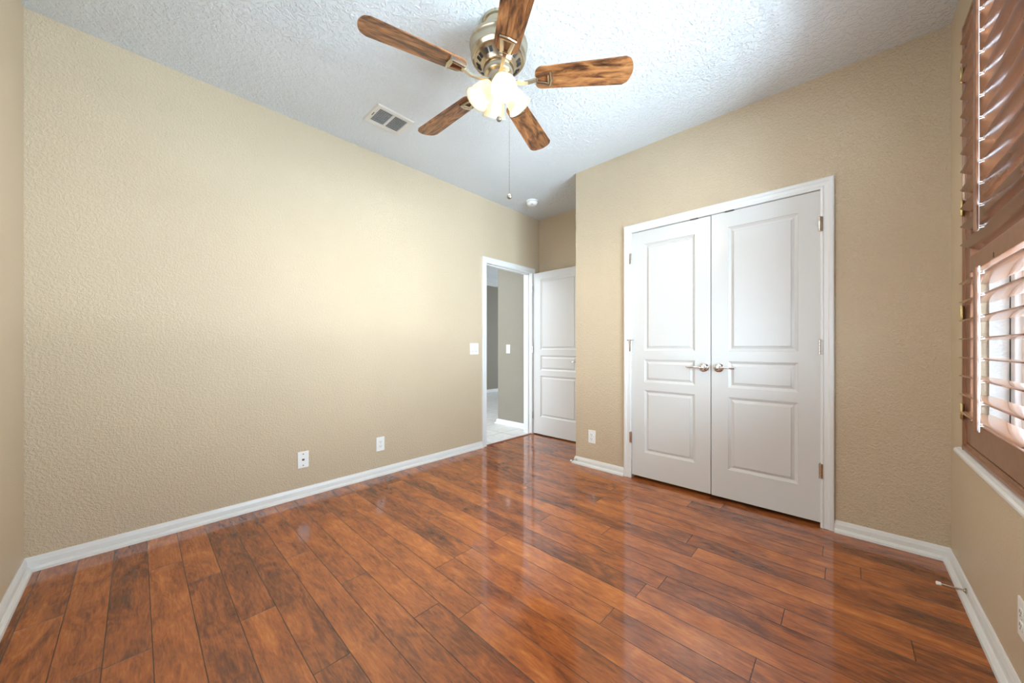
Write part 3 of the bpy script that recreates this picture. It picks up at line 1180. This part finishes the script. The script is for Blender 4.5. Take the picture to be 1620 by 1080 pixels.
def pull_chain(rx, ry, ztop, zend, ball, label):
    p = right * rx + away * ry
    bm = bmesh.new()
    tube(bm, [(p.x, p.y, Zf(ztop)), (p.x, p.y, Zf(zend))], 0.0008, 8)
    nb = int((ztop - zend) / 0.02)
    for i in range(nb):
        z = Zf(ztop - (i + 0.5) * 0.02)
        lathe(bm, [(0.0006, z - 0.0018), (0.0015, z), (0.0006, z + 0.0018)], 6, Matrix.Translation((p.x, p.y, 0)))
    c = link('pull_chain', bm, 'chain', fan, True)
    if label:
        c['label'] = label
    bm = bmesh.new()
    zc = Zf(zend)
    r = ball
    lathe(bm, [(0.003, zc + r * 1.1)] + [(r * sin(t), zc + r * cos(t)) for t in [pi * i / 12 for i in range(2, 12)]] + [(0.002, zc - r)], 20,
          Matrix.Translation((p.x, p.y, 0)))
    link('pull_ball', bm, 'ball', c, True)


pull_chain(0.0547, 0.0, 2.425, 1.857, 0.0125, 'long pull chain with a ball end')
pull_chain(0.003, -0.03, 2.40, 2.232, 0.0135, 'short pull chain below the lamp shades')

# ------------------------------------------------------------------ air vent in the ceiling
VX0, VX1, VY0, VY1 = 0.370, 0.606, 1.117, 1.391
vent = empty('air_vent', ((VX0 + VX1) / 2, (VY0 + VY1) / 2, H))
tag(vent, 'white louvered air vent set in the ceiling beside the fan', 'vent')
hx, hy = (VX1 - VX0) / 2, (VY1 - VY0) / 2
b_ = 0.034
bm = bmesh.new()
prof = [(0, 0), (0, -0.004), (0.006, -0.009), (b_ - 0.003, -0.009), (b_, -0.006), (b_, 0)]
rings = []
for o_, z in prof:
    rings.append([bm.verts.new(p) for p in ((-hx + o_, -hy + o_, z), (hx - o_, -hy + o_, z), (hx - o_, hy - o_, z), (-hx + o_, hy - o_, z))])
for r0, r1 in zip(rings, rings[1:] + rings[:1]):
    for i in range(4):
        j = (i + 1) % 4
        bm.faces.new((r0[i], r0[j], r1[j], r1[i]))
box(bm, -hx + b_, hx - b_, -0.008, 0.008, -0.008, -0.001)
link('vent_frame', bm, 'grille', vent)
bm = bmesh.new()
box(bm, -hx + 0.01, hx - 0.01, -hy + 0.01, hy - 0.01, -0.0015, -0.0003)
link('duct_backing', bm, 'dark', vent)
bm = bmesh.new()
box(bm, -0.0007, 0.0007, -(hy - b_), hy - b_, -0.0034, 0.0034)
sl = link('slat', bm, 'grille', vent)
nsl = 11
for i in range(nsl):
    o = sl if i == 0 else sl.copy()
    if i:
        COL.objects.link(o)
        o.parent = vent
    o.location = (-hx + b_ + 0.008 + (2 * (hx - b_) - 0.016) * i / (nsl - 1), 0, -0.0055)
    o.rotation_euler = (0, radians(-32), 0)
bm = bmesh.new()
box(bm, -0.02, 0.02, -hy + 0.016, -hy + 0.021, -0.0105, -0.0085)
link('damper_lever', bm, 'strike', vent)

# ------------------------------------------------------------------ smoke detector
sd = empty('smoke_detector', (0.329, 3.056, H))
tag(sd, 'round white smoke detector on the alcove ceiling', 'smoke detector')
bm = bmesh.new()
lathe(bm, [(0.03, 0), (0.066, 0), (0.067, -0.010), (0.064, -0.014), (0.05, -0.014)], 40)
link('mounting_plate', bm, 'plastic', sd, True, auto=40)
bm = bmesh.new()
lathe(bm, [(0.05, -0.013), (0.061, -0.0165), (0.061, -0.026), (0.057, -0.040), (0.048, -0.050), (0.030, -0.054), (0.004, -0.055)], 40)
link('cover', bm, 'plastic', sd, True, auto=40)
bm = bmesh.new()
lathe(bm, [(0.057, -0.0130), (0.0595, -0.0145), (0.057, -0.0175)], 40, cap0=False, cap1=False)
link('grille_gap', bm, 'dark', sd, True)
bm = bmesh.new()
q = Vector((0.6, -0.75, 0)).normalized() * 0.045
lathe(bm, [(0.004, 0.0), (0.013, -0.001), (0.014, -0.006), (0.010, -0.008), (0.003, -0.006)], 20, Matrix.Translation((q.x, q.y, -0.047)))
link('test_button', bm, 'plastic_grey', sd, True, auto=40)


# ------------------------------------------------------------------ wall plates
def plate(name, center, normal, w, h, label, cat, group=None):
    """local frame: X across, Y up the wall, Z off the wall"""
    e = empty(name, center)
    n = Vector(normal)
    up = Vector((0, 0, 1))
    x = up.cross(n).normalized()
    e.rotation_euler = Matrix((x, up, n)).transposed().to_euler()
    tag(e, label, cat, None, group)
    bm = bmesh.new()
    box(bm, -w / 2, w / 2, -h / 2, h / 2, 0.0002, 0.006, 0.0028, 3)
    link('cover_plate', bm, 'plastic', e, False)
    return e


def screw(e, x, y):
    bm = bmesh.new()
    lathe(bm, [(0.0034, 0.005), (0.0034, 0.0066), (0.002, 0.0072), (0.0005, 0.0072)], 14, Matrix.Translation((x, y, 0)))
    link('screw', bm, 'plastic_grey', e, True, auto=40)


def duplex(center, normal, label):
    e = plate('power_outlet', center, normal, 0.072, 0.118, label, 'outlet')
    for s in (-1, 1):
        bm = bmesh.new()
        vs = []
        for i in range(28):
            t = 2 * pi * i / 28
            vs.append((0.0172 * cos(t), max(-0.0135, min(0.0135, 0.0172 * sin(t)))))
        lo = [bm.verts.new((x, y + s * 0.0195, 0.005)) for x, y in vs]
        hi = [bm.verts.new((x * 0.97, y * 0.97 + s * 0.0195, 0.0082)) for x, y in vs]
        for i in range(28):
            j = (i + 1) % 28
            bm.faces.new((lo[i], lo[j], hi[j], hi[i]))
        bm.faces.new(hi)
        r = link('receptacle', bm, 'plastic', e)
        bm = bmesh.new()
        for x, hh in ((-0.0065, 0.0045), (0.0065, 0.0038)):
            box(bm, x - 0.0012, x + 0.0012, s * 0.0195 + 0.003 - hh, s * 0.0195 + 0.003 + hh, 0.0080, 0.0086)
        lathe(bm, [(0.0026, 0.0080), (0.0026, 0.0086)], 12, Matrix.Translation((0, s * 0.0195 - 0.0075, 0)))
        link('slots', bm, 'dark', r)
    screw(e, 0, 0)
    return e


duplex((0, 1.429, 0.268), (1, 0, 0), 'white power outlet on the long wall between jack plate and doorway')
duplex((1.211, YC, 0.278), (0, -1, 0), 'white power outlet on the short wall beside the closet casing')
duplex((W, 1.826, 0.272), (-1, 0, 0), 'white power outlet low on the window wall below the shutters')

jk = plate('jack_plate', (0, 0.837, 0.269), (1, 0, 0), 0.074, 0.120, 'white jack plate low on the long wall, farther from the doorway', 'jack plate')
bm = bmesh.new()
box(bm, -0.008, 0.008, -0.007, 0.007, 0.0055, 0.0064)
lathe(bm, [(0.0055, 0.006), (0.0055, 0.009), (0.003, 0.0095)], 14)
link('jack', bm, 'strike', jk)
for y in (0.041, -0.041):
    bm = bmesh.new()
    lathe(bm, [(0.0042, 0.005), (0.0042, 0.0066), (0.001, 0.0070)], 12, Matrix.Translation((0, y, 0)))
    link('screw', bm, 'strike', jk)


def rocker(e, x):
    bm = bmesh.new()
    w, h = 0.033, 0.066
    box(bm, x - w / 2 - 0.0015, x + w / 2 + 0.0015, -h / 2 - 0.0015, h / 2 + 0.0015, 0.005, 0.0066)
    r = link('switch_bezel', bm, 'plastic_grey', e)
    bm = bmesh.new()
    vs = [(-h / 2, 0.0072), (0, 0.0090), (h / 2, 0.0125)]
    L_ = [[bm.verts.new((x - w / 2, y, z)), bm.verts.new((x + w / 2, y, z))] for y, z in vs]
    B_ = [[bm.verts.new((x - w / 2, y, 0.005)), bm.verts.new((x + w / 2, y, 0.005))] for y, z in vs]
    for i in range(2):
        bm.faces.new((L_[i][0], L_[i][1], L_[i + 1][1], L_[i + 1][0]))
        bm.faces.new((B_[i][0], L_[i][0], L_[i + 1][0], B_[i + 1][0]))
        bm.faces.new((B_[i][1], B_[i + 1][1], L_[i + 1][1], L_[i][1]))
    bm.faces.new((B_[0][0], B_[0][1], L_[0][1], L_[0][0]))
    bm.faces.new((B_[2][0], L_[2][0], L_[2][1], B_[2][1]))
    link('rocker', bm, 'plastic', e)
    bm = bmesh.new()
    box(bm, x - 0.012, x + 0.012, -h / 2 + 0.004, -h / 2 + 0.011, 0.0076, 0.0086)
    link('slider', bm, 'plastic_grey', e)


sw = plate('light_switch', (0, 2.479, 1.078), (1, 0, 0), 0.118, 0.120, 'white double switch plate on the bedroom wall beside the doorway casing', 'light switch')
rocker(sw, -0.023)
rocker(sw, 0.023)
hs = plate('light_switch', (-0.55, HY, 1.072), (0, -1, 0), 0.074, 0.120, 'white single switch plate on the grey-brown hall wall', 'light switch')
rocker(hs, 0)


# ------------------------------------------------------------------ door stops
def door_stop(base, direction, length, label):
    e = empty('door_stop', base)
    tag(e, label, 'door stop')
    R = axis_to(direction)
    bm = bmesh.new()
    lathe(bm, [(0.011, 0), (0.011, 0.003), (0.006, 0.007), (0.0045, 0.010)], 18, R)
    link('base', bm, 'nickel', e, True, auto=40)
    bm = bmesh.new()
    prof = []
    n = 22
    for i in range(n):
        z = 0.009 + (length - 0.022) * i / n
        s = (length - 0.022) / n
        r = 0.0052 - 0.0012 * i / n
        prof += [(r - 0.001, z), (r, z + s * 0.5)]
    lathe(bm, prof, 12, R)
    link('spring', bm, 'chrome', e, True)
    bm = bmesh.new()
    lathe(bm, [(0.004, length - 0.016), (0.0075, length - 0.014), (0.008, length - 0.002), (0.006, length), (0.001, length + 0.001)], 16, R)
    link('rubber_tip', bm, 'rubber', e, True, auto=40)
    return e


door_stop((1.052, YC - 0.0125, 0.036), (-0.25, -1, 0.05), 0.075, 'spring door stop on the baseboard at the closet wall corner')
door_stop((W - 0.0125, 2.452, 0.042), (-1, 0.03, -0.03), 0.085, 'spring door stop on the baseboard of the window wall')
